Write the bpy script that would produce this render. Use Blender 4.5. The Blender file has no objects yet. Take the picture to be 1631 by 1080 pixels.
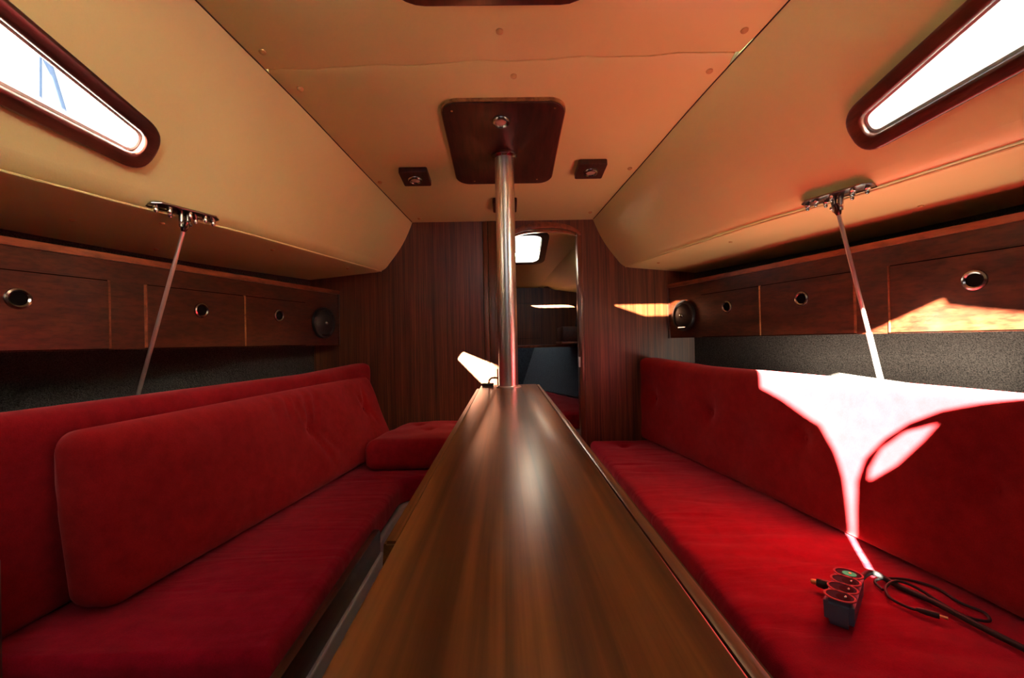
import bpy, bmesh, math, random
from mathutils import Vector, Matrix
random.seed(7)
C = bpy.context.scene.collection
SC = bpy.context.scene

# ---------------------------------------------------------------- camera, sky, sun, exposure
def set_camera():
    f_px, w_px = 700.0, 1631.0
    yaw, pit, roll = math.atan(10.6/f_px), math.atan(3.8/f_px), math.radians(1.2)
    fw = Vector((math.sin(yaw)*math.cos(pit), math.cos(yaw)*math.cos(pit), math.sin(pit)))
    r0 = Vector((math.cos(yaw), -math.sin(yaw), 0)); u0 = r0.cross(fw)
    r = r0*math.cos(roll) - u0*math.sin(roll); u = u0*math.cos(roll) + r0*math.sin(roll)
    cam = bpy.data.cameras.new('camera'); o = bpy.data.objects.new('camera', cam); C.objects.link(o)
    cam.sensor_width = 36; cam.lens = 36*f_px/w_px; cam.clip_start = 0.01
    m = Matrix((( r.x, u.x, -fw.x, 0), (r.y, u.y, -fw.y, 0), (r.z, u.z, -fw.z, 1.0), (0, 0, 0, 1)))
    o.matrix_world = m
    SC.camera = o
set_camera()
SUN_DIR = Vector((.53, 1, -.465)).normalized()
SUN_STRENGTH, SKY_STRENGTH, EXPOSURE = 210.0, 1.3, 0.98
w = bpy.data.worlds.new('sky'); SC.world = w; w.use_nodes = True
bg = w.node_tree.nodes['Background']; bg.inputs[0].default_value = (.86, .93, 1, 1); bg.inputs[1].default_value = SKY_STRENGTH
sl = bpy.data.lights.new('sun', 'SUN'); sl.energy = SUN_STRENGTH; sl.angle = math.radians(.35); sl.color = (1, .87, .70)
so = bpy.data.objects.new('sun', sl); C.objects.link(so); so.location = (-4, -8, 6)
so.rotation_euler = SUN_DIR.to_track_quat('-Z', 'Y').to_euler()
SC.view_settings.view_transform = 'Standard'; SC.view_settings.look = 'None'
SC.view_settings.exposure = EXPOSURE; SC.view_settings.gamma = 1; SC.view_settings.use_curve_mapping = False
SC.cycles.max_bounces = 10; SC.cycles.diffuse_bounces = 6; SC.cycles.transparent_max_bounces = 12
SC.cycles.use_denoising = True
SC.cycles.sample_clamp_indirect = 12

# ---------------------------------------------------------------- materials
M = {}
def nt(name):
    m = bpy.data.materials.new(name); m.use_nodes = True
    n = m.node_tree; b = n.nodes['Principled BSDF']; M[name] = m
    return m, n, b
def lk(n, a, b): n.links.new(a, b)
def mapping(n, scale, rot=(0, 0, 0), loc=(0, 0, 0)):
    t = n.nodes.new('ShaderNodeTexCoord'); mp = n.nodes.new('ShaderNodeMapping')
    mp.inputs['Scale'].default_value = scale; mp.inputs['Rotation'].default_value = rot; mp.inputs['Location'].default_value = loc
    lk(n, t.outputs['Object'], mp.inputs[0]); return mp.outputs[0]
def noise(n, vec, scale, detail=4, rough=.55, dist=0):
    t = n.nodes.new('ShaderNodeTexNoise'); t.inputs['Scale'].default_value = scale; t.inputs['Detail'].default_value = detail
    t.inputs['Roughness'].default_value = rough; t.inputs['Distortion'].default_value = dist
    lk(n, vec, t.inputs['Vector']); return t.outputs[0]
def ramp(n, fac, stops):
    r = n.nodes.new('ShaderNodeValToRGB'); e = r.color_ramp.elements
    while len(e) < len(stops): e.new(.5)
    for k, (p, c) in enumerate(stops): e[k].position = p; e[k].color = (*c, 1)
    lk(n, fac, r.inputs[0]); return r.outputs[0]
def mixc(n, fac, a, b, mode='MIX'):
    x = n.nodes.new('ShaderNodeMix'); x.data_type = 'RGBA'; x.blend_type = mode
    if isinstance(fac, float): x.inputs[0].default_value = fac
    else: lk(n, fac, x.inputs[0])
    lk(n, a, x.inputs[6]); lk(n, b, x.inputs[7]); return x.outputs[2]
def bump(n, b, h, strength, dist=.01):
    x = n.nodes.new('ShaderNodeBump'); x.inputs['Strength'].default_value = strength; x.inputs['Distance'].default_value = dist
    lk(n, h, x.inputs['Height']); lk(n, x.outputs[0], b.inputs['Normal'])
def plain(name, col, rough=.5, metal=0, coat=0, spec=.5):
    m, n, b = nt(name); b.inputs['Base Color'].default_value = (*col, 1)
    b.inputs['Roughness'].default_value = rough; b.inputs['Metallic'].default_value = metal
    b.inputs['Coat Weight'].default_value = coat; b.inputs['Specular IOR Level'].default_value = spec
    return m
def wood(name, dark, mid, light, axis, rough=.32, coat=.25, fine=34, broad=7, stripe=.6, bmp=.08, spec=.5):
    m, n, b = nt(name)
    s = [1, 1, 1]; s[axis] = .02
    v = mapping(n, tuple(s))
    f1 = noise(n, v, fine, 5, .6, .2); f2 = noise(n, v, broad, 3, .5, .6); f3 = noise(n, v, 160, 3, .6)
    base = ramp(n, f2, [(.30, dark), (.5, mid), (.70, light)])
    st = ramp(n, f1, [(.36, (stripe*.55,)*3), (.52, (.9, .9, .9)), (.66, (1.15, 1.15, 1.15))])
    c = mixc(n, .8, base, st, 'MULTIPLY')
    g = ramp(n, f3, [(.35, (.7, .7, .7)), (.6, (1.1, 1.1, 1.1))])
    c = mixc(n, .5, c, g, 'MULTIPLY')
    lk(n, c, b.inputs['Base Color']); b.inputs['Specular IOR Level'].default_value = spec
    b.inputs['Roughness'].default_value = rough; b.inputs['Coat Weight'].default_value = coat; b.inputs['Coat Roughness'].default_value = .29
    if bmp: bump(n, b, f3, bmp, .002)
    return m
wood('bulkhead_wood', (.058, .018, .009), (.14, .043, .017), (.22, .074, .028), 2, rough=.34, fine=150, broad=42, stripe=.6)
wood('locker_wood', (.034, .0075, .0035), (.062, .014, .006), (.095, .024, .009), 1, rough=.30, coat=.4, fine=90, broad=24)
wood('locker_wood_x', (.060, .014, .006), (.13, .030, .011), (.19, .050, .018), 1, rough=.35)
wood('trim_wood', (.15, .035, .014), (.27, .07, .026), (.36, .11, .04), 1, rough=.3, coat=.4)
wood('trim_wood_v', (.07, .020, .010), (.13, .04, .018), (.20, .07, .03), 2, rough=.3, coat=.4)
wood('frame_wood', (.055, .012, .009), (.10, .022, .014), (.16, .04, .02), 1, rough=.29, coat=.4)
wood('panel_wood', (.030, .006, .005), (.055, .011, .008), (.085, .018, .012), 1, rough=.45, coat=.06, fine=60)
wood('edge_wood', (.25, .10, .025), (.38, .17, .05), (.5, .25, .08), 1, rough=.5)
wood('table_wood', (.050, .015, .005), (.185, .060, .015), (.31, .11, .026), 1, rough=.285, coat=.0, fine=60, broad=17, stripe=.7, bmp=.0, spec=.30)

def vinyl():
    m, n, b = nt('cream_vinyl')
    v = mapping(n, (1, 1, 1))
    f = noise(n, v, 260, 3, .6); g = noise(n, v, 2.2, 3, .5); h = noise(n, v, 9, 3, .6)
    c = ramp(n, g, [(.3, (.76, .72, .32)), (.7, (.81, .77, .36))])
    lk(n, c, b.inputs['Base Color']); b.inputs['Roughness'].default_value = .42
    bump(n, b, f, .10, .003)
vinyl()
def carpet(name, a, c_):
    m, n, b = nt(name)
    v = mapping(n, (1, 1, 1)); f = noise(n, v, 230, 3, .75); g = noise(n, v, 70, 3, .6)
    c = ramp(n, f, [(.36, a), (.66, c_)]); lk(n, c, b.inputs['Base Color']); b.inputs['Roughness'].default_value = 1
    b.inputs['Specular IOR Level'].default_value = .05; b.inputs['Sheen Weight'].default_value = .2
    x = n.nodes.new('ShaderNodeMath'); x.operation = 'ADD'; lk(n, f, x.inputs[0]); lk(n, g, x.inputs[1])
    bump(n, b, x.outputs[0], .7, .006)
carpet('carpet', (.007, .0065, .006), (.095, .085, .077))
carpet('carpet_blue', (.010, .015, .022), (.075, .10, .13))
def velvet(name, col, wr=None):
    m, n, b = nt(name)
    v = mapping(n, (1, 1, 1)); f = noise(n, v, 420, 2, .7); g = noise(n, v, 26, 5, .62)
    c = ramp(n, g, [(.3, tuple(x*.82 for x in col)), (.7, tuple(x*1.14 for x in col))])
    sp = ramp(n, f, [(.3, (.78, .78, .78)), (.7, (1.15, 1.15, 1.15))])
    c = mixc(n, .7, c, sp, 'MULTIPLY')
    lk(n, c, b.inputs['Base Color']); b.inputs['Roughness'].default_value = .95; b.inputs['Specular IOR Level'].default_value = .12
    b.inputs['Sheen Weight'].default_value = .35; b.inputs['Sheen Roughness'].default_value = .45; b.inputs['Sheen Tint'].default_value = (1, .25, .28, 1)
    if wr:
        v2 = mapping(n, wr, (0, 0, .25)); h = noise(n, v2, 3, 3, .5, .8)
        k = n.nodes.new('ShaderNodeMath'); k.operation = 'MULTIPLY_ADD'; lk(n, f, k.inputs[0]); k.inputs[1].default_value = .04; lk(n, h, k.inputs[2])
        bump(n, b, k.outputs[0], .38, .03)
    else: bump(n, b, f, .15, .002)
velvet('red_velvet', (.30, .008, .012)); velvet('red_velvet_seat', (.29, .002, .020), (.6, 2.6, 1)); velvet('red_velvet_dark', (.25, .005, .011))
def metal(name, col, rough, brushed=False):
    m, n, b = nt(name); b.inputs['Base Color'].default_value = (*col, 1); b.inputs['Metallic'].default_value = 1; b.inputs['Roughness'].default_value = rough
    if brushed:
        v = mapping(n, (1, 1, .02)); f = noise(n, v, 300, 2); r = ramp(n, f, [(.3, (rough*.8,)*3), (.7, (rough*1.3,)*3)]); lk(n, r, b.inputs['Roughness'])
metal('steel', (.80, .78, .75), .28); metal('chrome', (.75, .74, .72), .12); metal('rod_steel', (.85, .84, .82), .38); metal('dark_chrome', (.34, .32, .31), .22); metal('brass', (.8, .55, .25), .3)
plain('gelcoat', (.62, .63, .67), .35); plain('deck_white', (.86, .86, .84), .6); plain('black_plastic', (.012, .012, .014), .4); plain('navy_plastic', (.07, .11, .20), .5)
plain('black_rubber', (.010, .010, .011), .6); plain('pink_print', (.42, .09, .11), .6, spec=.1); plain('socket_blue', (.008, .018, .030), .7, spec=.08)
plain('green_glow', (.01, .34, .16), .6, spec=.1); M['green_glow'].node_tree.nodes['Principled BSDF'].inputs['Emission Color'].default_value = (.02, .8, .35, 1); M['green_glow'].node_tree.nodes['Principled BSDF'].inputs['Emission Strength'].default_value = .12; plain('lamp_lens', (.55, .45, .36), .15, 0, .5); plain('socket_black', (.003, .003, .004), .7, spec=.05)
plain('button_vinyl', (.62, .40, .16), .45); plain('gap_shadow', (.05, .028, .012), .8); plain('white_plastic', (.7, .7, .72), .4); plain('canvas', (.05, .06, .10), .9); plain('white_liner', (.75, .74, .72), .35)
plain('quay', (.80, .79, .76), .9); plain('plaster', (.88, .87, .85), .9); plain('floor_sole', (.10, .05, .025), .45); plain('mast_paint', (.028, .048, .095), .8, spec=.1); plain('dark_void', (.003, .003, .003), .9, spec=.05); plain('dark_frame', (.015, .014, .016), .5)  # quay and plaster serve the added sunlight bouncers outside
def pane(name, tint, gl):
    m = bpy.data.materials.new(name); m.use_nodes = True; n = m.node_tree; M[name] = m
    n.nodes.remove(n.nodes['Principled BSDF']); out = n.nodes['Material Output']
    t = n.nodes.new('ShaderNodeBsdfTransparent'); t.inputs[0].default_value = (*tint, 1)
    g = n.nodes.new('ShaderNodeBsdfGlossy'); g.inputs['Roughness'].default_value = .03
    x = n.nodes.new('ShaderNodeMixShader'); x.inputs[0].default_value = gl
    lk(n, t.outputs[0], x.inputs[1]); lk(n, g.outputs[0], x.inputs[2]); lk(n, x.outputs[0], out.inputs[0])
pane('acrylic', (.96, .95, .93), .05); pane('sun_tint_acrylic', (.60, .52, .45), .05)  # the second, darker tint weakens the sun through the skylight

# ---------------------------------------------------------------- helpers
def tag(o, label, cat, group=None):
    o['label'] = label; o['category'] = cat
    if group: o['group'] = group
    return o
def thing(name, label, cat, loc=(0, 0, 0), group=None):
    o = bpy.data.objects.new(name, None); C.objects.link(o); o.location = loc; o.empty_display_size = .05
    return tag(o, label, cat, group)
def top_of(p):
    v = Vector((0, 0, 0))
    while p: v += p.location; p = p.parent
    return v
def mesh_obj(name, me, mat, parent=None, smooth=False, origin=None):
    o = bpy.data.objects.new(name, me); C.objects.link(o)
    if parent is not None:
        o.parent = parent
        me.transform(Matrix.Translation(-top_of(parent)))
    elif origin is not None:
        me.transform(Matrix.Translation(-Vector(origin))); o.location = origin
    if isinstance(mat, str): me.materials.clear(); me.materials.append(M[mat])
    if smooth:
        for p in me.polygons: p.use_smooth = True
    return o
def from_bm(name, bm, mat, parent=None, smooth=False, origin=None):
    bmesh.ops.recalc_face_normals(bm, faces=bm.faces)
    me = bpy.data.meshes.new(name); bm.to_mesh(me); bm.free()
    return mesh_obj(name, me, mat, parent, smooth, origin)
def smooth_angle(o, deg=35):
    for p in o.data.polygons: p.use_smooth = True
    o.data.set_sharp_from_angle(angle=math.radians(deg)); return o
def hexa(bm, pts):
    """eight points: bottom four (ccw), top four"""
    v = [bm.verts.new(p) for p in pts]
    for f in ((0, 3, 2, 1), (4, 5, 6, 7), (0, 1, 5, 4), (1, 2, 6, 5), (2, 3, 7, 6), (3, 0, 4, 7)): bm.faces.new([v[i] for i in f])
    return v
def box(name, lo, hi, mat, parent=None, bev=0, rot=None, origin=None, seg=2):
    bm = bmesh.new(); (x0, y0, z0), (x1, y1, z1) = lo, hi
    hexa(bm, [(x0, y0, z0), (x1, y0, z0), (x1, y1, z0), (x0, y1, z0), (x0, y0, z1), (x1, y0, z1), (x1, y1, z1), (x0, y1, z1)])
    if bev: bmesh.ops.bevel(bm, geom=bm.edges[:], offset=bev, segments=seg, affect='EDGES', profile=.5)
    if rot is not None:
        c = Vector(((x0+x1)/2, (y0+y1)/2, (z0+z1)/2))
        bm.transform(Matrix.Translation(c) @ rot.to_4x4() @ Matrix.Translation(-c))
    o = from_bm(name, bm, mat, parent, origin=origin)
    if bev: smooth_angle(o)
    return o
def frame_of(d, up=Vector((0, 0, 1))):
    d = Vector(d).normalized()
    if abs(d.dot(up)) > .98: up = Vector((1, 0, 0))
    x = d.cross(up).normalized(); y = x.cross(d).normalized(); return x, y, d
def lathe(name, prof, p, axis, mat, parent=None, n=24, origin=None, ang=40):
    """prof: list of (radius, height along axis)"""
    x, y, d = frame_of(axis); p = Vector(p); bm = bmesh.new(); rings = []
    for r, h in prof:
        if r < 1e-6: rings.append([bm.verts.new(p+d*h)])
        else: rings.append([bm.verts.new(p+d*h+x*r*math.cos(2*math.pi*k/n)+y*r*math.sin(2*math.pi*k/n)) for k in range(n)])
    for a, b in zip(rings, rings[1:]):
        for k in range(n):
            q = [a[k % len(a)], a[(k+1) % len(a)], b[(k+1) % len(b)], b[k % len(b)]]
            u = []
            for t in q:
                if t not in u: u.append(t)
            if len(u) > 2: bm.faces.new(u)
    if len(rings[0]) > 1: bm.faces.new(rings[0])
    if len(rings[-1]) > 1: bm.faces.new(rings[-1])
    return smooth_angle(from_bm(name, bm, mat, parent, origin=origin), ang)
def catmull(pts, n=8):
    pts = [Vector(p) for p in pts]; out = []
    P = [pts[0]*2-pts[1]]+pts+[pts[-1]*2-pts[-2]]
    for i in range(1, len(P)-2):
        for k in range(n):
            t = k/n; a, b, c, d = P[i-1:i+3]
            out.append(.5*((2*b)+(c-a)*t+(2*a-5*b+4*c-d)*t*t+(3*b-a-3*c+d)*t**3))
    return out+[pts[-1]]
def tube(name, pts, r, mat, parent=None, n=10, smooth_path=0, origin=None):
    pts = catmull(pts, smooth_path) if smooth_path else [Vector(p) for p in pts]
    rr = r if isinstance(r, (list, tuple)) else [r]*len(pts)
    bm = bmesh.new(); rings = []; up = Vector((0, 0, 1))
    for i, p in enumerate(pts):
        d = (pts[min(i+1, len(pts)-1)]-pts[max(i-1, 0)])
        x, y, _ = frame_of(d, up)
        rings.append([bm.verts.new(p+x*rr[i]*math.cos(2*math.pi*k/n)+y*rr[i]*math.sin(2*math.pi*k/n)) for k in range(n)])
    for a, b in zip(rings, rings[1:]):
        for k in range(n): bm.faces.new([a[k], a[(k+1) % n], b[(k+1) % n], b[k]])
    bm.faces.new(rings[0]); bm.faces.new(rings[-1])
    return smooth_angle(from_bm(name, bm, mat, parent, origin=origin), 50)
def loft(name, secs, mat, parent=None, smooth=True, closed=False, thick=None, mats=None):
    """rows of points; rows[i][j]; faces between rows"""
    bm = bmesh.new(); R = [[bm.verts.new(p) for p in s] for s in secs]
    for a, b in zip(R, R[1:]):
        m = len(a)
        for k in range(m if closed else m-1):
            f = bm.faces.new([a[k], a[(k+1) % m], b[(k+1) % m], b[k]])
            if mats: f.material_index = mats[k]
    if closed: bm.faces.new(R[0]); bm.faces.new(R[-1])
    return from_bm(name, bm, mat, parent, smooth)
def rrect(x0, y0, x1, y1, r, n=6):
    out = []
    for cx, cy, a in ((x1-r, y0+r, -90), (x1-r, y1-r, 0), (x0+r, y1-r, 90), (x0+r, y0+r, 180)):
        for k in range(n+1):
            t = math.radians(a+90*k/n); out.append((cx+r*math.cos(t), cy+r*math.sin(t)))
    return out
def plate(name, outline, holes, thick, mat, parent=None, o=(0, 0, 0), u=(1, 0, 0), v=(0, 1, 0), bev=0, seg=2, smooth=True, back=True):
    """flat board cut to an outline with holes; lies in plane o,u,v; thickness goes along u x v, from 0 to thick"""
    cu = bpy.data.curves.new('tmp', 'CURVE'); cu.dimensions = '2D'; cu.fill_mode = 'BOTH'
    cu.extrude = max(thick/2-bev, 0); cu.bevel_depth = bev; cu.bevel_resolution = seg; cu.offset = -bev
    for loop in [outline]+list(holes):
        s = cu.splines.new('POLY'); s.points.add(len(loop)-1); s.use_cyclic_u = True
        for pt, (a, b) in zip(s.points, loop): pt.co = (a, b, 0, 1)
    co = bpy.data.objects.new('tmp', cu); C.objects.link(co)
    bpy.context.view_layer.update()
    me = bpy.data.meshes.new_from_object(co.evaluated_get(bpy.context.evaluated_depsgraph_get()))
    bpy.data.objects.remove(co); bpy.data.curves.remove(cu); me.name = name
    u, v, o = Vector(u).normalized(), Vector(v).normalized(), Vector(o); n = u.cross(v)
    bm = bmesh.new(); bm.from_mesh(me); bmesh.ops.remove_doubles(bm, verts=bm.verts, dist=1e-5)
    for w_ in bm.verts: c = w_.co; w_.co = o+u*c.x+v*c.y+n*(c.z+thick/2)
    bpy.data.meshes.remove(me)
    ob = from_bm(name, bm, mat, parent)
    if smooth: smooth_angle(ob, 30)
    return ob
def interp(T, y):
    ys, xs = T
    if y <= ys[0]: return xs[0]+(y-ys[0])*(xs[1]-xs[0])/(ys[1]-ys[0])
    for i in range(len(ys)-1):
        if y <= ys[i+1]: return xs[i]+(xs[i+1]-xs[i])*(y-ys[i])/(ys[i+1]-ys[i])
    return xs[-1]+(y-ys[-1])*(xs[-1]-xs[-2])/(ys[-1]-ys[-2])
def smoothT(T, y, h=.12): return sum(interp(T, y+h*k/2) for k in (-2, -1, 0, 1, 2))/5
def struct(o): o['kind'] = 'structure'; return o
def shell(name, label=None):
    o = bpy.data.objects.new(name, None); C.objects.link(o); o['kind'] = 'structure'; o.empty_display_size = .05
    if label: o['label'] = label; 
    return o
def lab(o, label, cat=None):
    o['label'] = label
    if cat: o['category'] = cat
    return o

# ---------------------------------------------------------------- hull lines (half breadth against distance forward)
YB = 2.6                                                   # saloon bulkhead
YA = -.9                                                   # aft bulkhead with the companionway
YK = 1.3                                                   # forward of this the coachroof side curves in
def ceil_z(y): return 1.714+(YB-y)*.13
CREASE = ([-.9, 1.3, 1.57, 1.85, 2.18, 2.6], [1.1754, .7564, .703, .66, .605, .535])
EDGE = ([-.9, 1.3, 1.65, 2.09, 2.6], [1.722, 1.0913, .955, .84, .70])
HULL = ([-.9, .3, 1.0, 1.3, 1.6, 1.97, 2.3, 2.6], [2.0, 1.78, 1.64, 1.575, 1.51, 1.40, 1.26, 1.125])
LOCK = ([-.9, .5, 1.15, 1.4, 1.65, 2.0, 2.3, 2.6], [1.66, 1.55, 1.40, 1.325, 1.25, 1.155, 1.07, .975])
BACK = ([.3, .85, 1.05, 1.25, 1.6, 2.05, 2.6], [1.07, 1.02, 1.0, .97, .925, .86, .775])
def crease(y): return interp(CREASE, y) if y <= YK else (smoothT(CREASE, y) if y < 2.5 else interp(CREASE, y))
def edge(y): return interp(EDGE, y) if y <= YK+.06 else (smoothT(EDGE, y, .06) if y < 2.5 else interp(EDGE, y))
def hull(y): return smoothT(HULL, y)
def lock(y): return smoothT(LOCK, y)
def back(y): return smoothT(BACK, y)
ZE = 1.43
def frange(a, b, n): return [a+(b-a)*k/n for k in range(n+1)]

# ---------------------------------------------------------------- ceiling
ceiling = shell('ceiling')
su = Vector((1, 0, 0)); sv = Vector((0, 1, -.13)).normalized(); SK = math.sqrt(1+.13**2)
def cs(y): return (y-YB)*SK                               # distance along the slope
co_ = (0, YB, ceil_z(YB))
def seam(x): return 1.366-.037*x+.004*math.sin(x*19)+.002*math.sin(x*41+1)
ys = frange(YA, 1.36, 14)
aft = [(-crease(y)-.006, cs(y)) for y in ys[:-1]]
aft = [(-.742, cs(seam(-.735)))] + aft[::-1] + [(crease(y)+.006, cs(y)) for y in ys[:-1]] + [(.742, cs(seam(.735)))]
aft += [(x, cs(seam(x))) for x in frange(.70, -.70, 28)]
hatch_hole = rrect(-.245, cs(.52), .215, cs(1.122), .07)
p = plate('ceiling_panel', aft, [hatch_hole], .03, 'cream_vinyl', ceiling, co_, su, sv, bev=.005)
lab(p, 'cream vinyl ceiling panel with the skylight')
ys = frange(1.42, YB+.01, 16)
fwd = [(-crease(y)-.006, cs(y)) for y in ys][::-1] + [(x, cs(seam(x)+.0005)) for x in frange(-.73, .73, 28)] + [(crease(y)+.006, cs(y)) for y in ys]
p = plate('ceiling_panel', fwd, [], .03, 'cream_vinyl', ceiling, co_, su, sv, bev=.005)
lab(p, 'cream vinyl ceiling panel around the mahogany mast plate')
cn = su.cross(sv)                                          # up, out of the cabin
for x, y in [(.002, 1.254), (-.707, 1.318), (.712, 1.259), (.683, 1.417), (.045, 1.429), (-.668, 1.475), (-.586, 2.113), (.592, 2.02), (-.482, 2.543), (.499, 2.496)]:
    lathe('button', [(.011, .004), (.0105, -.003), (.007, -.0065), (0, -.0075)], (x, y, ceil_z(y)), cn, 'button_vinyl', ceiling, 14)
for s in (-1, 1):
    lab(tube('shadow_line', [(s*(crease(y)-.001), y, ceil_z(y)-.0005) for y in frange(YA+.02, YB-.01, 60)], .0022, 'gap_shadow', ceiling, 6), 'dark tube drawn as the shadow gap along the ceiling edge')  # dark tube stands in for the shade in the crease
# outer skin over the joints, so that daylight enters only where the boat has openings
deck = shell('ceiling_deck')
plate('deck', [(-1.3, cs(YA-.1)), (1.3, cs(YA-.1)), (.78, cs(YB+.03)), (-.78, cs(YB+.03))], [rrect(-.255, cs(.51), .225, cs(1.122), .07)], .03, 'gelcoat', deck, Vector(co_)+cn*.032, su, sv)

for s in (-1, 1):
    tube('crease_filler', [(s*(crease(y)+.02), y, ceil_z(y)+.045) for y in frange(YA-.05, YB+.02, 40)], .040, 'gelcoat', deck, 10)

# ---------------------------------------------------------------- cabin sides: padded coachroof side, ledge under the side deck, carpeted hull
def mir(s, p): return (s*p[0], p[1], p[2])
PN = Vector((.783144, .22508, .579676))
for s, side in ((-1, 'left'), (1, 'right')):
    wall = shell('wall_upper_'+side)
    # flat aft part with the window opening: plane coordinates a (forward along the crease) and b (down the panel)
    A = Vector((.785, 1.15, 1.902)); n = Vector((PN.x, PN.y, PN.z)).normalized()
    a = Vector((-.08, .42, -.055)).normalized(); b = n.cross(a)
    if b.z > 0: b = -b
    def pc(x, y, z): d = Vector((x, y, z))-A; return (d.dot(a), d.dot(b))
    edge_up = lambda y: Vector((edge(y), y, ZE)) + (Vector((crease(y), y, ceil_z(y)))-Vector((edge(y), y, ZE))).normalized()*.05
    tip = (1.262, 1.225)[s > 0]
    # window outline in plane coordinates: straight edges, round nose
    wy = {-1: -.018, 1: -.055}[s]
    up_f, lo_f = pc(.958, 1.285, 1.613), pc(1.036, 1.297, 1.506)
    up_a, lo_a = pc(1.035, .40, 1.85), pc(1.20, .34, 1.60)
    def ring(off):
        """closed outline, off = inset from the outer frame edge"""
        pts = []
        ua, uf, lf, la = [Vector(q) for q in (up_a, up_f, lo_f, lo_a)]
        for q in (ua, uf, lf, la): q.x += wy
        poly = [ua, uf, lf, la]; ins = []
        cen = sum(poly, Vector((0, 0)))/4
        for i in range(4):
            p0, p1, p2 = poly[i-1], poly[i], poly[(i+1) % 4]
            e1 = (p1-p0).normalized(); e2 = (p2-p1).normalized()
            n1 = Vector((-e1.y, e1.x)); n2 = Vector((-e2.y, e2.x))
            if n1.dot(cen-p1) < 0: n1 = -n1
            if n2.dot(cen-p1) < 0: n2 = -n2
            k = (n1+n2)/(1+n1.dot(n2)); ins.append(p1+k*off)
        out = []
        for i in range(4):
            p0, p1, p2 = ins[i-1], ins[i], ins[(i+1) % 4]
            e1 = (p0-p1).normalized(); e2 = (p2-p1).normalized()
            r = max(.075-off, .03) if i in (1, 2) else max(.08-off, .03)
            half = math.acos(max(-1, min(1, e1.dot(e2))))/2; d = r/math.tan(half)
            d = min(d, (p1-p0).length*.48, (p2-p1).length*.48)
            t1, t2 = p1+e1*d, p1+e2*d
            for k in range(9):
                t = k/8; out.append(tuple(t1*(1-t)**2+p1*2*t*(1-t)*1.0+t2*t*t))
        return out
    quad = [pc(crease(YA), YA, ceil_z(YA)), pc(crease(YK), YK, ceil_z(YK)), pc(*edge_up(YK)), pc(*edge_up(YA))]
    if s > 0: O, U, V_ = A, a, b
    else: O, U, V_ = Vector(mir(-1, A)), Vector(mir(-1, a)), Vector(mir(-1, b))
    outward = Vector((s*n.x, n.y, n.z))
    hole = ring(.014)
    T = .03; flip = U.cross(V_).dot(outward) < 0
    def shellplate(name, outl, holes, thick, mat, parent, lift=0, bev=0):
        oo = O+outward*lift
        if flip: oo = oo+outward*thick
        return plate(name, outl, holes, thick, mat, parent, oo, U, V_, bev=bev)
    lab(shellplate('side_panel', quad, [hole], T, 'cream_vinyl', wall), 'cream padded panel around the side window')
    # window: wooden frame proud of the panel, pale liner in the opening, pane
    win = shell('window_1' if s < 0 else 'window_2')
    lab(shellplate('window_frame', ring(0), [ring(.040)], .034, 'frame_wood', win, lift=-.020, bev=.009), 'dark varnished mahogany window surround')
    lab(shellplate('window_liner', ring(.040), [ring(.047)], .050, 'white_liner', win, lift=.0), 'pale inner rim of the window')
    lab(shellplate('window_pane', ring(.041), [], .004, 'acrylic', win, lift=.040), 'clear acrylic pane')
    # forward curved panel + rounded edge + ledge
    rows = []
    for y in frange(YK, YB+.01, 22):
        c = Vector((crease(y), y, ceil_z(y))); e = edge_up(y)
        rows.append([mir(s, c.lerp(e, t)+Vector((-.012*math.sin(math.pi*t)*min(1, (y-YK)*2), 0, -.006*math.sin(math.pi*t)*min(1, (y-YK)*2)))) for t in frange(0, 1, 8)])
    lab(loft('side_panel', rows, 'cream_vinyl', wall), 'cream padded panel curving to the bulkhead')
    rows = []
    for y in frange(YA, YB+.01, 70):
        e = Vector((edge(y), y, ZE)); e0 = edge_up(y); ho = hull(y)+.02; zo = 1.385
        r2 = e+Vector((.05, 0, -.006)); row = []
        for k in range(7):
            t = k/6; row.append(e0*(1-t)**2+e*2*t*(1-t)+r2*t*t)
        row += [r2.lerp(Vector((ho, y, zo)), t) for t in (.25, .5, .75, 1)]
        rows.append([mir(s, q) for q in row])
    lab(loft('ledge', rows, 'cream_vinyl', wall), 'cream underside of the side deck')
    # welt that runs along the edge
    tube('welt', [mir(s, (edge(y)+.012, y, ZE-.0035)) for y in frange(YA+.02, YB-.02, 60)], .0035, 'cream_vinyl', wall, 6)
    for y, t in ((1.48, .14), (1.92, .14), (2.42, .14), (1.75, .8), (1.38, .5)):
        x = edge(y)+.05+(hull(y)-edge(y)-.05)*t
        lathe('button', [(.008, .004), (.008, -.002), (.005, -.0045), (0, -.005)], (s*x, y, ZE-.006-.039*t), (0, 0, 1), 'button_vinyl', wall, 12)
    # deck skin outside
    rows = [[mir(s, (crease(y)-.05, y, ceil_z(y)+.075)), mir(s, (hull(y)+.06, y, ceil_z(y)-.33)) if False else mir(s, (edge(y)+.06, y, ZE+.035)), mir(s, (hull(y)+.22, y, ZE+.02)), mir(s, (hull(y)+.22, y, -.05))] for y in frange(YK+.06, YB+.04, 12)]
    hs = shell('wall_outer_'+side); loft('hull_skin', rows, 'deck_white', hs, smooth=False)
    rows = [[mir(s, (edge(y)+.02, y, ZE+.035)), mir(s, (hull(y)+.22, y, ZE+.02)), mir(s, (hull(y)+.22, y, -.05))] for y in frange(YA-.05, YK+.07, 12)]
    loft('hull_skin', rows, 'deck_white', hs, smooth=False)
    # carpeted hull side: down from the ledge to the shelf behind the backrest
    rows = []
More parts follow.
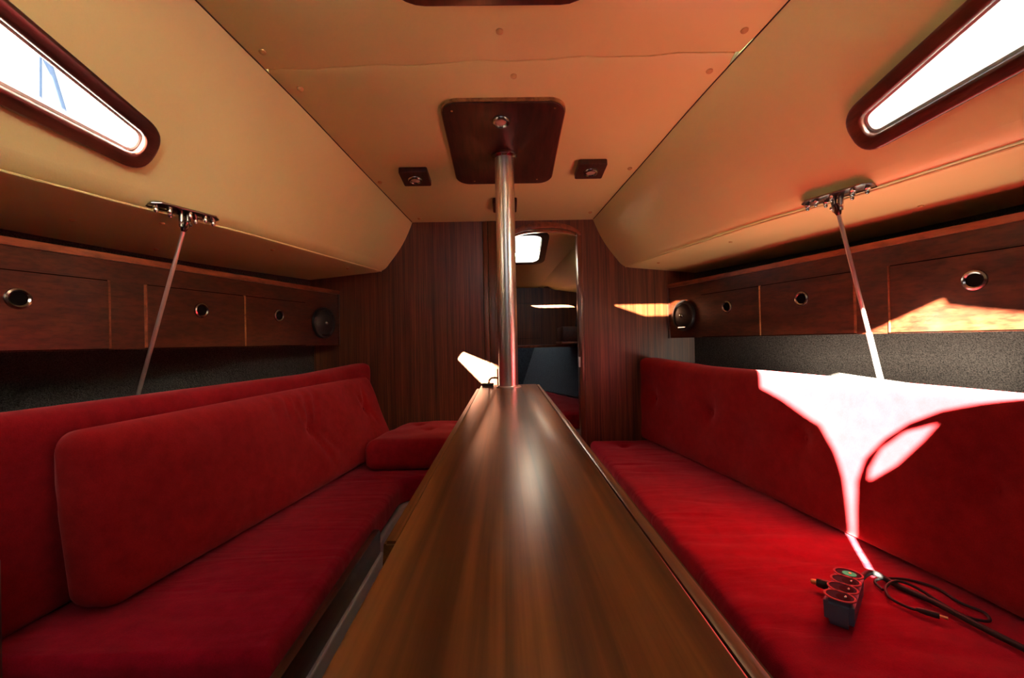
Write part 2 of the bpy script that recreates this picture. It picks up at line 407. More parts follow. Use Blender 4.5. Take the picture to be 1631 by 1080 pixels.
    for y in frange(YA, YB+.01, 60):
        h = hull(y); bx = back(y)+.115
        k = max(0, min(1, (2.2-y)/.6))
        rows.append([mir(s, q) for q in [(h+.015, y, 1.40), (h+.01, y, 1.2), (h+.05*k, y, 1.0), (h+.12*k, y, .90), (h+.13*k, y, .79), (bx+.03, y, .795), (bx, y, .785), (bx, y, .2)]])
    struct(loft('wall_'+side, rows, 'carpet'))

# ---------------------------------------------------------------- saloon bulkhead with doorway
DX0, DX1, DZ = .055, .447, 1.632
arch = [(DX1, .12), (DX1, DZ)] + [(.251+.196*math.cos(t), DZ+.045*math.sin(t)) for t in frange(.12, math.pi-.12, 10)] + [(DX0, DZ), (DX0, .12)]
plate('wall_front', [(-1.32, -.02), (1.32, -.02), (1.32, 1.46), (.83, 1.78), (-.83, 1.78), (-1.32, 1.46)], [arch], .022, 'bulkhead_wood', None, (0, YB+.022, 0), (1, 0, 0), (0, 0, 1))
wf = struct(bpy.data.objects['wall_front'])
for k, (x0, x1, d) in enumerate(((-.120, -.094, .006), (-.089, -.046, .010))):
    b_ = box('trim_%d' % (k+1), (x0, YB-d, .05), (x1, YB+.001, 1.712), 'trim_wood_v', None, .002); struct(b_)
for k, x0 in enumerate((-.1245, -.0935, -.046)):
    struct(box('trim_%d' % (k+4), (x0, YB-.003, .05), (x0+.0042, YB+.001, 1.712), 'gap_shadow'))  # dark strips painted as the shade in the gaps beside the trims
door = shell('door_1')
def arc(xr, zr, x0=.251, z0=DZ-.02, a0=.10): return [(x0+xr*math.cos(t), z0+zr*math.sin(t)) for t in frange(a0, math.pi-a0, 16)]
out_, in_ = arc(.212, .088), arc(.198, .052)
lab(plate('door_header', out_+in_[::-1], [], .03, 'trim_wood', door, (0, YB+.010, 0), (1, 0, 0), (0, 0, 1), bev=.004), 'arched reddish head moulding of the doorway')
out_, in_ = arc(.198, .050), arc(.192, .036)
lab(plate('door_stop', out_+in_[::-1], [], .03, 'trim_wood', door, (0, YB+.035, 0), (1, 0, 0), (0, 0, 1), bev=.003), 'inner arched stop of the doorway')
box('door_jamb', (DX1-.012, YB-.012, .1), (DX1+.020, YB+.05, DZ+.016), 'trim_wood_v', door, .004)
box('door_jamb', (DX0-.02, YB-.012, .1), (DX0+.012, YB+.05, DZ+.016), 'trim_wood_v', door, .004)
lab(box('strike_plate', (DX1-.0145, YB-.0135, .840), (DX1-.006, YB+.02, .90), 'white_plastic', door, .001), 'small white strike plate on the jamb')

# ---------------------------------------------------------------- floor, aft bulkhead, companionway
struct(box('floor', (-2.1, YA-.1, -.06), (2.1, 4.8, 0), 'floor_sole'))
plate('wall_back', [(-2.2, -.05), (2.2, -.05), (2.2, 1.5), (1.3, 2.3), (-1.3, 2.3), (-2.2, 1.5)], [[(-.45, 1.2), (.42, 1.2), (.42, 2.15), (-.45, 2.15)]], .03, 'bulkhead_wood', None, (0, YA, 0), (1, 0, 0), (0, 0, 1))
struct(bpy.data.objects['wall_back'])
mask_out = [(.46, 1.15), (-.24, 1.15), (-.24, 1.336), (-.169, 1.336), (-.170, 1.518), (-.167, 1.589), (-.149, 1.647), (-.114, 1.686), (-.069, 1.713), (-.02, 1.721), (.044, 1.709), (.088, 1.70), (.25, 1.74), (.46, 1.80)]
mask_in = [(-.147, 1.581), (-.144, 1.619), (-.121, 1.667), (-.08, 1.695), (-.023, 1.696), (-.049, 1.662), (-.093, 1.613)]
o = plate('mask_board', mask_out, [mask_in], .012, 'bulkhead_wood', None, (0, YA-.032, 0), (1, 0, 0), (0, 0, 1))
tag(o, 'shaped wooden washboard with a slot, added in the companionway to shape the sun patch', 'sun mask')  # unseen board added, its outline and slot shape the sun patch
cv_out = [(-.50, 1.15), (-.186, 1.15), (-.190, 1.44), (-.196, 1.52), (-.205, 1.617), (-.213, 1.66), (-.222, 1.70), (-.238, 1.747), (-.252, 1.79), (-.262, 1.803), (-.285, 1.832), (-.355, 1.922), (-.42, 2.0), (-.425, 2.2), (-.50, 2.2)]
o = plate('sun_mask_side', cv_out, [], .006, 'canvas', None, (0, YA-.05, 0), (1, 0, 0), (0, 0, 1))
tag(o, 'dark canvas curtain added at the side of the companionway to shape the sun patch', 'light_blocker')  # unseen sheet added, its wavy edge bounds the sun patch
sh_out = [(.10, 2.25), (.137, 2.14), (.305, 2.0), (.50, 1.86), (.50, 2.25)]
o = plate('sun_mask_top', sh_out, [], .006, 'canvas', None, (0, YA-.06, 0), (1, 0, 0), (0, 0, 1))
tag(o, 'dark canvas added at the upper corner of the companionway to trim the sun patch', 'light_blocker')  # unseen sheet added to cut the corner of the sun patch

# ---------------------------------------------------------------- skylight
sky = shell('window_3')
lab(plate('window_frame', rrect(-.292, cs(.44), .262, cs(1.160), .10), [rrect(-.245, cs(.52), .215, cs(1.122), .07)], .022, 'frame_wood', sky, Vector(co_)-cn*.016, su, sv, bev=.006), 'dark mahogany skylight surround')
lab(plate('window_pane', rrect(-.26, cs(.50), .23, cs(1.135), .07), [], .006, 'sun_tint_acrylic', sky, Vector(co_)+cn*.064, su, sv), 'skylight pane tinted to soften the sun patch')  # tint added to tone down the sun coming through
o = plate('skylight_shade', [(-.45, cs(.20)), (.30, cs(.20)), (.30, cs(.60)), (-.22, cs(.60)), (-.30, cs(.79)), (-.36, cs(.92)), (-.45, cs(.92))], [], .012, 'canvas', None, Vector(co_)+cn*.075, su, sv)
tag(o, 'navy canvas added over part of the skylight to block sun', 'cover')  # added above the skylight to narrow its beam of sun

# ---------------------------------------------------------------- settee bases
for s, side in ((-1, 'left'), (1, 'right')):
    xf = .450 if s < 0 else .50
    st = thing('settee_base', ('white moulded settee base with wooden front rail, below the loose-cushion settee' if s < 0 else 'white moulded settee base under the settee with the power splitter'), 'settee', (s*.7, 1.2, 0))
    ys = frange(-.6, YB, 24)
    if s > 0:
        outl = [(xf, -.6), (xf, YB-.001)] + [(back(y)+.105, y) for y in ys[::-1]]
    else:
        fil = [(-xf+.10-.10*math.cos(t), 1.83+.10*math.sin(t)) for t in frange(0, math.pi/2, 6)]
        outl = [(-back(y)-.105, y) for y in ys] + [(-.17, YB-.001), (-.17, 1.93)] + fil[::-1] + [(-xf, 1.5), (-xf+.03, 1.47), (-xf+.03, -.6)]
    lab(plate('base', outl, [], .309, 'gelcoat', st, (0, 0, .0), bev=.006), 'white gelcoat moulding')
    if s < 0:
        lab(box('rail', (-xf+.0, -.6, .312), (-xf+.026, 1.46, .392), 'locker_wood', st, .008), 'dark wooden rail with rounded end')
    else:
        lab(box('rail', (xf-.022, -.6, .27), (xf+.004, 2.0, .309), 'locker_wood', st, .006), 'low dark wooden rail')

# ---------------------------------------------------------------- cushions
def cushion(name, L, H, T, r, mapf, mat, label, cat='cushion', res=.016, buttons=(), bulge=.012, folds=(), wob=.002, group=None, loc=None):
    def ax(n): return max(4, int(n/res))
    na, nh, nT = ax(L), ax(H), max(5, int(T/res))
    bm = bmesh.new(); D = {}
    def warp(i, n, Ln):                                   # denser near the ends
        t = i/n; return Ln*(t-.10*math.sin(2*math.pi*t)/ (2*math.pi)*2)
    def vert(i, j, k):
        key = (i, j, k)
        if key in D: return D[key]
        p = Vector((warp(i, na, L), warp(j, nh, H), warp(k, nT, T)))
        q = Vector((min(max(p.x, r), L-r), min(max(p.y, r), H-r), min(max(p.z, min(r, T*.5)), T-min(r, T*.5))))
        d = p-q; fr = 0
        if d.length > 1e-9:
            d.normalize(); pr = q+d*r
            rr = min(r, T*.5); pr = q+Vector((d.x*r, d.y*r, d.z*rr)); fr = max(0, d.z)
        else: pr = p
        a, h, t = pr
        ua, uh = 2*a/L-1, 2*h/H-1
        if k > nT*.5:
            t += fr*bulge*(1-abs(ua)**6)*(1-abs(uh)**4)
            for (ba, bh) in buttons:
                dd = (a-ba)**2+(h-bh)**2
                t -= fr*(.016*math.exp(-dd/(2*.016**2))+.012*math.exp(-dd/(2*.05**2)))
            for (fa, fh, fl, ang, dep) in folds:
                da, dh = a-fa, h-fh; c_, s_ = math.cos(ang), math.sin(ang)
                al, ac = da*c_+dh*s_, -da*s_+dh*c_
                t -= fr*dep*math.exp(-(ac/.009)**2)*math.exp(-((al-fl*.5)/(fl*.5))**2)
        t += fr*wob*(math.sin(a*23+h*9)+math.sin(a*11-h*31+1.3))
        D[key] = bm.verts.new(mapf(a, h, t)); return D[key]
    def quad(*k): bm.faces.new([vert(*q) for q in k])
    for i in range(na):
        for j in range(nh):
            for k in (0, nT): quad((i, j, k), (i+1, j, k), (i+1, j+1, k), (i, j+1, k))
    for i in range(na):
        for k in range(nT):
            for j in (0, nh): quad((i, j, k), (i+1, j, k), (i+1, j, k+1), (i, j, k+1))
    for j in range(nh):
        for k in range(nT):
            for i in (0, na): quad((i, j, k), (i, j+1, k), (i, j+1, k+1), (i, j, k+1))
    base = Vector(loc) if loc else Vector(mapf(L/2, 0, T/2))
    th = thing(name, label, cat, base, group)
    from_bm('cover', bm, mat, th, True)
    for (ba, bh) in buttons:
        p0 = Vector(mapf(ba, bh, T+bulge-.030)); p1 = Vector(mapf(ba, bh, T+bulge)); n_ = (p1-p0).normalized()
        lathe('button', [(.008, 0), (.0085, .004), (.006, .007), (0, .008)], p0, n_, mat, th, 12)
    return th
def back_map(s, y0, x_in, z0, lean=0):
    """a along y, h up, t towards the middle of the boat (t = T is the front)"""
    def f(a, h, t):
        y = y0+a; return (s*(back(y)+x_in-t+lean*h), y, z0+h*(1+.045*max(0, min(1, (y-2.0)/.5))))
    return f
# right backrest: y .2 .. 2.585
cushion('backrest_cushion', 2.37, .452, .10, .03, back_map(1, .215, .10, .416, .02), 'red_velvet', 'red velvet backrest cushion with sunlight on it, above the power splitter', 'cushion',
        buttons=[(2.37-.17, .24), (2.37-.67, .25), (1.2, .25), (.7, .25)], bulge=.008, folds=[(2.2, .24, .06, 2.2, .012), (1.70, .25, .06, 2.3, .014)], res=.016)
cushion('backrest_cushion', 1.73, .456, .10, .035, back_map(-1, .845, .10, .416, .0), 'red_velvet_dark', 'long red backrest cushion behind the leaning loose cushion', 'cushion', bulge=.004, res=.02)
# right seat
def seat_map(a, h, t):                                      # a along y, h across (0 at the hull), t up
    y = .0+a-.4; x0 = back(y)+.06; x1 = .478
    W = .40; x = x0+(x1-x0)*(h/W); return (x, y, .314+t)
cushion('seat_cushion', 2.955, .40, .10, .028, seat_map, 'red_velvet_seat', 'bright red seat cushion carrying the power splitter and black cables', 'cushion', buttons=[(2.84, .22)], bulge=.0, wob=.0014, res=.0135,
        folds=[(random.uniform(.9, 2.5), random.uniform(.08, .3), random.uniform(.10, .26), 1.57+random.uniform(-.55, -.05), random.uniform(.003, .007)) for _ in range(26)])
# left seat, L shaped with a rounded inner corner
xs_ = .458
fil = [(-xs_+.09-.09*math.cos(t), 1.85+.09*math.sin(t)) for t in frange(0, math.pi/2, 8)]
ys = frange(.845, YB-.006, 22)
outl = [(-back(y)-.05, y) for y in ys] + [(-.165, YB-.006), (-.165, 1.94)] + fil[::-1] + [(-xs_, .845)]
sc_ = thing('seat_cushion', 'dark red L-shaped seat cushion beneath the loose cushions', 'cushion', (-.7, 1.6, .31))
lab(plate('cover', outl, [], .104, 'red_velvet_seat', sc_, (0, 0, .310), bev=.028, seg=5), 'L-shaped red velvet cover')
# loose leaning cushion
lo_b = ([.95, 2.5], [-.868, -.605])
def loose_map(a, h, t):
    y = .975+a*1.01; xb = -.868+(y-1.0)*.167; lean = .05+.065*(y-1.0)
    x = xb-lean*(h/.42)-(.115-t*.96)*.97
    return (max(x, -back(y)+.014), y, .4205+h*.975-(.12-t)*.16*(h/.42))
cushion('loose_cushion', 1.50, .42, .12, .045, loose_map, 'red_velvet', 'plump red loose cushion leaning against the backrest, buttoned and creased', 'cushion',
        buttons=[(.80, .25), (1.30, .25)], bulge=.018, res=.0135,
        folds=[(.80, .25, .15, 1.45, .016), (.83, .25, .17, 1.15, .012), (.80, .25, .16, -1.1, .016), (.83, .25, .17, -.8, .012), (.70, .30, .11, 1.7, .010), (.62, .31, .09, 1.6, .008), (1.30, .25, .10, 1.4, .013), (1.29, .25, .09, 2.1, .010), (.77, .27, .12, 1.9, .010), (1.32, .25, .09, -1.0, .010)])
def small_map(a, h, t):
    y = 2.015+h; x = -.662+a*.98; return (x+.15*h, y, .4175+t)
cushion('square_cushion', .50, .53, .135, .04, small_map, 'red_velvet_dark', 'small square red cushion lying in the corner of the L-shaped seat', 'cushion', buttons=[(.22, .27), (.37, .42), (.12, .42)], bulge=.010, res=.015)

# ---------------------------------------------------------------- lockers with doors, finger holes and speakers
def curved_board(name, s, y0, y1, z0, z1, xin, thick, mat, parent, n=8, bev=0):
    rows = []
    for y in frange(y0, y1, n):
        x0 = lock(y)-xin; x1 = x0+thick
        rows.append([mir(s, q) for q in ((x0, y, z0), (x1, y, z0), (x1, y, z1), (x0, y, z1))])
    o = loft(name, rows, mat, parent, smooth=False, closed=True)
    return smooth_angle(o, 30)
def face_n(s, y):
    d = (lock(y+.03)-lock(y-.03))/.06; v = Vector((-1, d, 0)).normalized(); return Vector((s*v.x, v.y, 0))
for s, side in ((-1, 'left'), (1, 'right')):
    lk_ = thing('locker', ('shaded mahogany locker row above the loose-cushion settee' if s < 0 else 'sunlit mahogany locker row above the sunlit backrest'), 'locker', (s*1.3, 1.4, 1.0))
    rows = []
    for y in frange(-.6, YB-.001, 28):
        x0 = lock(y); x1 = hull(y)+.008
        rows.append([mir(s, q) for q in ((x0, y, 1.0), (x1+.045*max(0, min(1, (2.2-y)/.6)), y, 1.0), (x1, y, 1.018), (x0+.016, y, 1.018), (x0+.016, y, 1.285), (x1+.005, y, 1.285), (x1+.005, y, 1.303), (x0, y, 1.303))])
    smooth_angle(loft('carcass', rows, 'locker_wood', lk_, smooth=False, closed=True), 30)
    lab(curved_board('top_rail', s, -.6, YB-.001, 1.296, 1.318, .008, .026, 'trim_wood', lk_, 28), 'reddish rounded top rail')
    box('end_panel', (s*lock(YB)-.004 if s > 0 else s*hull(YB), YB-.012, 1.0), (s*hull(YB) if s > 0 else s*lock(YB)+.004, YB-.0005, 1.303), 'locker_wood', lk_)
    for (y0, y1, yh) in ((1.976, 2.338, 2.162), (1.577, 1.970, 1.772), (1.03, 1.462, 1.252), (.52, .95, .735)):
        curved_board('reveal', s, y0-.003, y1+.003, 1.001, 1.2295, .0012, .005, 'dark_void', lk_, 8)
        d = curved_board('door', s, y0, y1, 1.004, 1.226, .006, .012, 'locker_wood', lk_, 8)
        nrm = face_n(s, yh); c = Vector((s*(lock(yh)-.006), yh, 1.149))
        lathe('finger_ring', [(.020, -.004), (.020, .004), (.024, .007), (.029, .005), (.0305, 0), (.030, -.004)], c, nrm, 'dark_chrome', d, 24)
        lathe('finger_hole', [(.0205, -.001), (.0205, .0012), (0, .0013)], c, nrm, 'dark_void', d, 20)
    # narrow light edge strips between the doors
    for yy in (1.4655, 1.5735):
        curved_board('door_edge', s, yy-.0016, yy+.0016, 1.004, 1.228, .008, .01, 'trim_wood', lk_, 1)
    for yy in (1.973,):
        curved_board('door_edge', s, yy-.0022, yy+.0022, 1.004, 1.228, .009, .01, 'edge_wood', lk_, 1)
    sp = thing('loudspeaker', 'round black loudspeaker at the end of the %s lockers' % ('shaded' if s < 0 else 'sunlit'), 'speaker', (s*lock(2.47), 2.47, 1.12))
    nrm = face_n(s, 2.465); c = Vector((s*lock(2.465), 2.465, 1.124))+nrm*.004
    lathe('rim', [(.086, 0), (.088, .010), (.084, .018), (.074, .020), (.070, .012), (.068, .004)], c, nrm, 'black_plastic', sp, 36)
    lathe('cone', [(.072, .006), (.068, .012), (.045, .020), (.020, .024), (0, .025)], c, nrm, 'black_rubber', sp, 32)
    lathe('dome', [(.012, .022), (.010, .029), (.005, .033), (0, .034)], c, nrm, 'dark_chrome', sp, 16)
    e_ = Vector((-nrm.y, nrm.x, 0)); q = c+nrm*.021+Vector((0, 0, -.066))
    lab(tube('badge', [q-e_*.03, q+e_*.03], .003, 'dark_chrome', sp, 6), 'small metal badge bar')

# ---------------------------------------------------------------- chainplate tie rods
for s in (-1, 1):
    yb = 1.372 if s > 0 else 1.440
    base = Vector((s*edge(yb), yb, ZE))
    tr = thing('tie_rod', 'steel tie rod with bolted bracket above the %s settee' % ('loose-cushion' if s < 0 else 'sunlit'), 'tie rod', base)
    ev = Vector((s*(edge(yb+.05)-edge(yb-.05)), .1, 0)).normalized()
    nn = Vector((-s*.16, -.06, -1)); nn = (nn-ev*nn.dot(ev)).normalized(); cv = nn.cross(ev)
    c = base+Vector((-s*.006, 0, .014))
    if (cv.x*s) < 0: cv = -cv
    pl = [(-.105, -.012), (-.085, -.028), (.085, -.028), (.105, -.012), (.105, .018), (.09, .026), (-.09, .026), (-.105, .018)]
    O_ = c if ev.cross(cv).dot(nn) > 0 else c+nn*.007
    lab(plate('bracket', pl, [], .007, 'dark_chrome', tr, O_, ev, cv, bev=.002), 'bolted stainless bracket plate')
    for (a_, b_) in ((-.088, .0), (-.055, -.012), (-.04, .012), (.005, -.014), (.055, -.012), (.04, .014), (.09, .0)):
        p0 = c+ev*a_+cv*b_+nn*.006
        lathe('bolt', [(.0085, 0), (.0085, .008), (.0065, .009), (.0065, .016), (.004, .021), (0, .022)], p0, nn, 'chrome', tr, 12)
    low = Vector((s*1.22, 1.40, .797)) if s > 0 else Vector((-1.235, 1.475, .797))
    topp = c+nn*.040+cv*.006
    d = (low-topp).normalized(); x_, y_, _ = frame_of(d)
    for q in (-1, 1):
        b0 = c+nn*.004+cv*.006+ev*q*.010
        o = tube('clevis_cheek', [b0, b0+nn*.020, topp+ev*q*.009+d*.012], [.008, .008, .007], 'dark_chrome', tr, 8)
    tube('clevis_pin', [topp-ev*.019, topp+ev*.019], .005, 'chrome', tr, 10)
    lathe('rod_head', [(.006, -.012), (.0115, -.006), (.0115, .014), (.008, .022), (.0065, .026)], topp, d, 'dark_chrome', tr, 14)
    tube('rod', [topp+d*.02, low-d*.001], .0062, 'rod_steel', tr, 14)
    if s > 0: tube('rod_sleeve', [topp+d*((low-topp).length*.66), low-d*.002],   .0085, 'rod_steel', tr, 14)

# ---------------------------------------------------------------- table
TX0, TX1, TZ = -.113, .150, .805
tb = thing('saloon_table', 'narrow varnished saloon table with folded leaves around the steel post', 'table', (.018, 1.0, 0))
PX, PY, PR = .011, 1.868, .0405
slot = [(PX+PR*1.08, 1.992)] + [(PX+PR*1.08*math.cos(t), PY+PR*1.08*math.sin(t)) for t in frange(0, -math.pi, 16)] + [(PX-PR*1.08, 1.992)]
outl = [(TX0+.008, -.22), (TX1-.014, -.22), (TX1-.014, 1.984), (TX1-.024, 1.992)] + slot + [(TX0+.012, 1.992), (TX0, 1.975), (TX0, -.21)]
lab(plate('tabletop', outl, [], .022, 'table_wood', tb, (0, 0, TZ-.022), bev=.003), 'dark streaked mahogany top')
box('edge_strip', (TX1-.0125, -.22, TZ-.022), (TX1, 1.985, TZ-.0015), 'trim_wood', tb, .003)
bm = bmesh.new(); hexa(bm, [(-.155, .455, .44), (-.138, .455, .44), (-.138, 1.93, .44), (-.155, 1.93, .44), (-.130, .455, .796), (-.1145, .455, .796), (-.1145, 1.93, .796), (-.130, 1.93, .796)])
bmesh.ops.bevel(bm, geom=bm.edges[:], offset=.003, segments=2, affect='EDGES'); lab(smooth_angle(from_bm('leaf', bm, 'table_wood', tb)), 'folded table leaf')
bm = bmesh.new(); hexa(bm, [(.151, -.2, .44), (.166, -.2, .44), (.166, 1.93, .44), (.151, 1.93, .44), (.151, -.2, .788), (.164, -.2, .788), (.164, 1.93, .788), (.151, 1.93, .788)])
bmesh.ops.bevel(bm, geom=bm.edges[:], offset=.003, segments=2, affect='EDGES'); lab(smooth_angle(from_bm('leaf', bm, 'table_wood', tb)), 'folded table leaf')
box('trunk', (-.06, .15, .02), (.10, 1.74, TZ-.023), 'locker_wood', tb, .004)
box('foot', (-.09, .10, 0), (.13, 1.78, .03), 'locker_wood', tb, .004)
la = thing('latch_hook', 'small bent chrome hook on the far table corner', 'latch', (-.075, 1.97, TZ))
lab(box('base_block', (-.110, 1.955, TZ), (-.056, 1.985, TZ+.010), 'black_plastic', la, .003), 'flat black base')
tube('hook', [(-.078, 1.97, TZ+.008), (-.076, 1.97, TZ+.022), (-.066, 1.97, TZ+.032), (-.050, 1.968, TZ+.034), (-.038, 1.965, TZ+.032)], .0045, 'chrome', la, 10, 5)
tube('hinge_pin', [(-.0365, 1.94, TZ+.001), (-.0365, 1.94, TZ+.075)], .0035, 'chrome', la, 10)

# ---------------------------------------------------------------- compression post and mahogany plate
pp = thing('mast_post', 'tall brushed steel post running from the table to the ceiling plate', 'post', (PX, PY, 0))
zt = ceil_z(PY)-.021
tilt = .012
lathe('tube', [(PR, .0), (PR, zt+.003)], (PX, PY, 0.0), (0, 0, 1), 'steel', pp, 48)
lathe('collar', [(PR, 0), (PR+.012, .0), (PR+.012, .004), (PR+.006, .007), (PR, .008)], (PX, PY, TZ+.0005), (0, 0, 1), 'steel', pp, 40)
lathe('collar', [(PR, .0), (PR+.013, .0), (PR+.013, .006), (PR+.004, .010), (PR, .014)], (PX, PY, zt+.004), (0, .0, -1), 'chrome', pp, 40)
mp = thing('ceiling_plate', 'dark glossy mahogany plate on the ceiling around the steel post', 'panel', (.02, 1.82, ceil_z(1.82)))
pl_out = rrect(-.212, cs(1.535), .232, cs(2.115), .062, 8)
hole_p = [(PX+(PR+.002)*math.cos(t), cs(PY)+(PR+.002)*math.sin(t)) for t in frange(0, 2*math.pi-.2, 30)]
lab(plate('board', pl_out, [hole_p], .006, 'panel_wood', mp, Vector(co_)-cn*.018, su, sv, bev=.0015), 'dark red mahogany board')
lab(plate('back_board', rrect(-.216, cs(1.531), .236, cs(2.119), .064, 8), [[(PX+(PR+.002)*math.cos(t), cs(PY)+(PR+.002)*math.sin(t)) for t in frange(0, 2*math.pi-.2, 30)]], .0117, 'edge_wood', mp, Vector(co_)-cn*.0119, su, sv), 'light plywood edge')
for x, y in ((-.175, 1.575), (.195, 1.565), (-.13, 2.085), (.165, 2.075)):
    lathe('screw', [(.004, 0), (.004, .0015), (0, .002)], Vector((x, y, ceil_z(y)))-cn*.0175, -cn, 'brass', mp, 10)
def downlight(x, y, drop, name, label, parent=None):
    c = Vector((x, y, ceil_z(y)))-cn*drop
    t = parent or thing(name, label, 'lamp', c)
    lathe('trim_ring', [(.034, -.001), (.034, .004), (.030, .009), (.024, .010), (.021, .005), (.020, .0)], c, -cn, 'dark_chrome', t, 30)
    lathe('lens', [(.022, .001), (.020, .005), (.012, .008), (0, .009)], c, -cn, 'lamp_lens', t, 24)
    return t
downlight(.001, 1.636, .0185, 'downlight', 'round chrome downlight set in the mahogany ceiling plate')
for x, y, lb in ((-.402, 2.045, 'square wooden block lamp beside the plate, above the loose-cushion settee'), (.405, 2.0, 'square wooden block lamp beside the plate, above the sunlit settee'), (.012, 2.36, 'square wooden block lamp behind the steel post')):
    c = Vector((x, y, ceil_z(y)))
    t = thing('block_lamp', lb, 'lamp', c, 'wooden block lamps on the ceiling')
    lab(plate('block', rrect(x-.064, cs(y)-.066, x+.064, cs(y)+.066, .008, 3), [], .026, 'panel_wood', t, Vector(co_)-cn*.0262, su, sv, bev=.003), 'square mahogany block')
    downlight(x, y, .0265, '', '', t)

# ---------------------------------------------------------------- power splitter and cables on the right seat
def on_seat(x, y, h=0): return Vector((x, y, .4165+h))
ps = thing('power_splitter', 'navy four-button power splitter block lying on the red seat', 'adapter', (.715, .925, .416))
ax_ = Vector((.108, .108, 0)).normalized(); ay_ = Vector((-ax_.y, ax_.x, 0)); pc_ = Vector((.708, .925, .417))
def P(a, b, h): return pc_+ax_*a+ay_*b+Vector((0, 0, h))
bm = bmesh.new()
hexa(bm, [P(-.085, -.024, 0), P(.085, -.024, 0), P(.085, .024, 0), P(-.085, .024, 0), P(-.082, -.026, .052), P(.082, -.026, .052), P(.082, .026, .052), P(-.082, .026, .052)])
bmesh.ops.bevel(bm, geom=bm.edges[:], offset=.009, segments=4, affect='EDGES'); smooth_angle(from_bm('body', bm, 'navy_plastic', ps), 40)
for k, a_ in enumerate((-.058, -.019, .020, .058)):
    def ell(rx, ry, n=28): return [(rx*math.cos(2*math.pi*i/n), ry*math.sin(2*math.pi*i/n)) for i in range(n)]
    lab(plate('bezel', ell(.0225, .0275), [ell(.0185, .0235)], .0025, 'pink_print', ps, P(a_, 0, .0518), ax_, ay_, bev=.0006), 'pink oval outline')
    plate('button_face', ell(.0180, .0230), [], .0012, 'socket_blue', ps, P(a_, 0, .0518), ax_, ay_)
    if k < 3:
        plate('socket', ell(.0125, .0125), [], .0016, 'socket_black', ps, P(a_, -.006, .0518), ax_, ay_)
        lathe('contact', [(.0032, 0), (.003, .002), (.0018, .0034), (0, .004)], P(a_, -.010, .053), (0, 0, 1), 'chrome', ps, 12)
    else:
        lab(plate('green_oval', ell(.011, .013), [], .0018, 'green_glow', ps, P(a_, -.002, .0518), ax_, ay_), 'green oval with a faint added glow')  # glow added so the green still shows under red light
        lathe('contact', [(.0028, 0), (.0026, .0015), (0, .0025)], P(a_, -.003, .0534), (0, 0, 1), 'brass', ps, 12)
lab(tube('cable', [P(.080, -.012, .03), P(.10, -.014, .026), on_seat(.86, 1.035, .016), on_seat(.885, .99, .0068), on_seat(.905, .93, .0068), on_seat(.915, .86, .0068), on_seat(.928, .79, .0068), on_seat(.95, .68, .0068), on_seat(.93, .5, .0068)], .0062, 'black_rubber', ps, 10, 6), 'thick black cable')
lathe('cable_gland', [(.008, 0), (.0085, .01), (.007, .022)], P(.081, -.012, .03), ax_, 'chrome', ps, 14)
pg = thing('car_plug', 'black cigar-lighter plug with metal tip leaning beside the splitter', 'plug', (.70, .985, .417))
q0 = Vector((.694, 1.012, .431)); q1 = Vector((.735, .985, .4285)); dq = (q1-q0).normalized()
lathe('plug_body', [(.007, .012), (.0095, .016), (.0105, .030), (.0105, .052)], q0, dq, 'black_plastic', pg, 18)
lathe('plug_tip', [(0, 0), (.0045, .002), (.0058, .006), (.0058, .014)], q0, dq, 'brass', pg, 16)
jl = thing('jack_lead', 'thin black looped lead ending in a small barrel plug', 'cable', (.90, .95, .417))
lead = [(.842, .985, .004), (.852, 1.018, .004), (.885, 1.03, .004), (.935, 1.022, .004), (.965, .985, .004), (.962, .93, .004), (.975, .895, .004), (.955, .868, .004), (.925, .885, .004), (.921, .935, .004), (.912, .978, .011), (.884, .996, .0168), (.852, .988, .008), (.832, .955, .004), (.838, .922, .004), (.850, .905, .005)]
tube('lead', [on_seat(*q) for q in lead], .0030, 'black_rubber', jl, 8, 6)
j0, j1 = on_seat(.850, .905, .0065), on_seat(.884, .872, .0065); dj = (j1-j0).normalized()
lathe('plug_grip', [(.003, -.006), (.0052, .0), (.0062, .010), (.0062, .030)], j0, dj, 'black_plastic', jl, 14)
lathe('plug_tip', [(.0032, .030), (.0032, .042), (0, .0425)], j0, dj, 'brass', jl, 12)

# ---------------------------------------------------------------- settee end panel, aft left
struct(box('wall_partition', (-1.62, .80, 0), (-.941, .832, .62), 'trim_wood_v', None, .006))

# ---------------------------------------------------------------- forward cabin seen through the doorway
YF, YN = YB+.03, 3.70
def fz(y): return 1.69-(y-2.62)*.225
fcn = Vector((0, .225, 1)).normalized(); fv = Vector((0, 1, -.225)).normalized(); FK = math.sqrt(1+.225**2)
def fs(y): return (y-2.62)*FK
fc = shell('ceiling_forward')
plate('ceiling_panel', [(-.56, fs(YF)), (.56, fs(YF)), (.27, fs(3.75)), (-.27, fs(3.75))], [rrect(-.24, fs(2.73), .245, fs(3.135), .06)], .03, 'cream_vinyl', fc, (0, 2.62, 1.69), (1, 0, 0), fv, bev=0)
h4 = shell('window_4')
lab(plate('window_frame', rrect(-.285, fs(2.685), .290, fs(3.18), .08), [rrect(-.24, fs(2.73), .245, fs(3.135), .06)], .012, 'dark_frame', h4, Vector((0, 2.62, 1.69))-fcn*.012, (1, 0, 0), fv, bev=.002), 'black hatch surround')
lab(plate('window_liner', rrect(-.25, fs(2.72), .255, fs(3.145), .065), [rrect(-.24, fs(2.73), .245, fs(3.135), .06)], .06, 'white_liner', h4, Vector((0, 2.62, 1.69))+fcn*.0, (1, 0, 0), fv), 'pale hatch coaming')
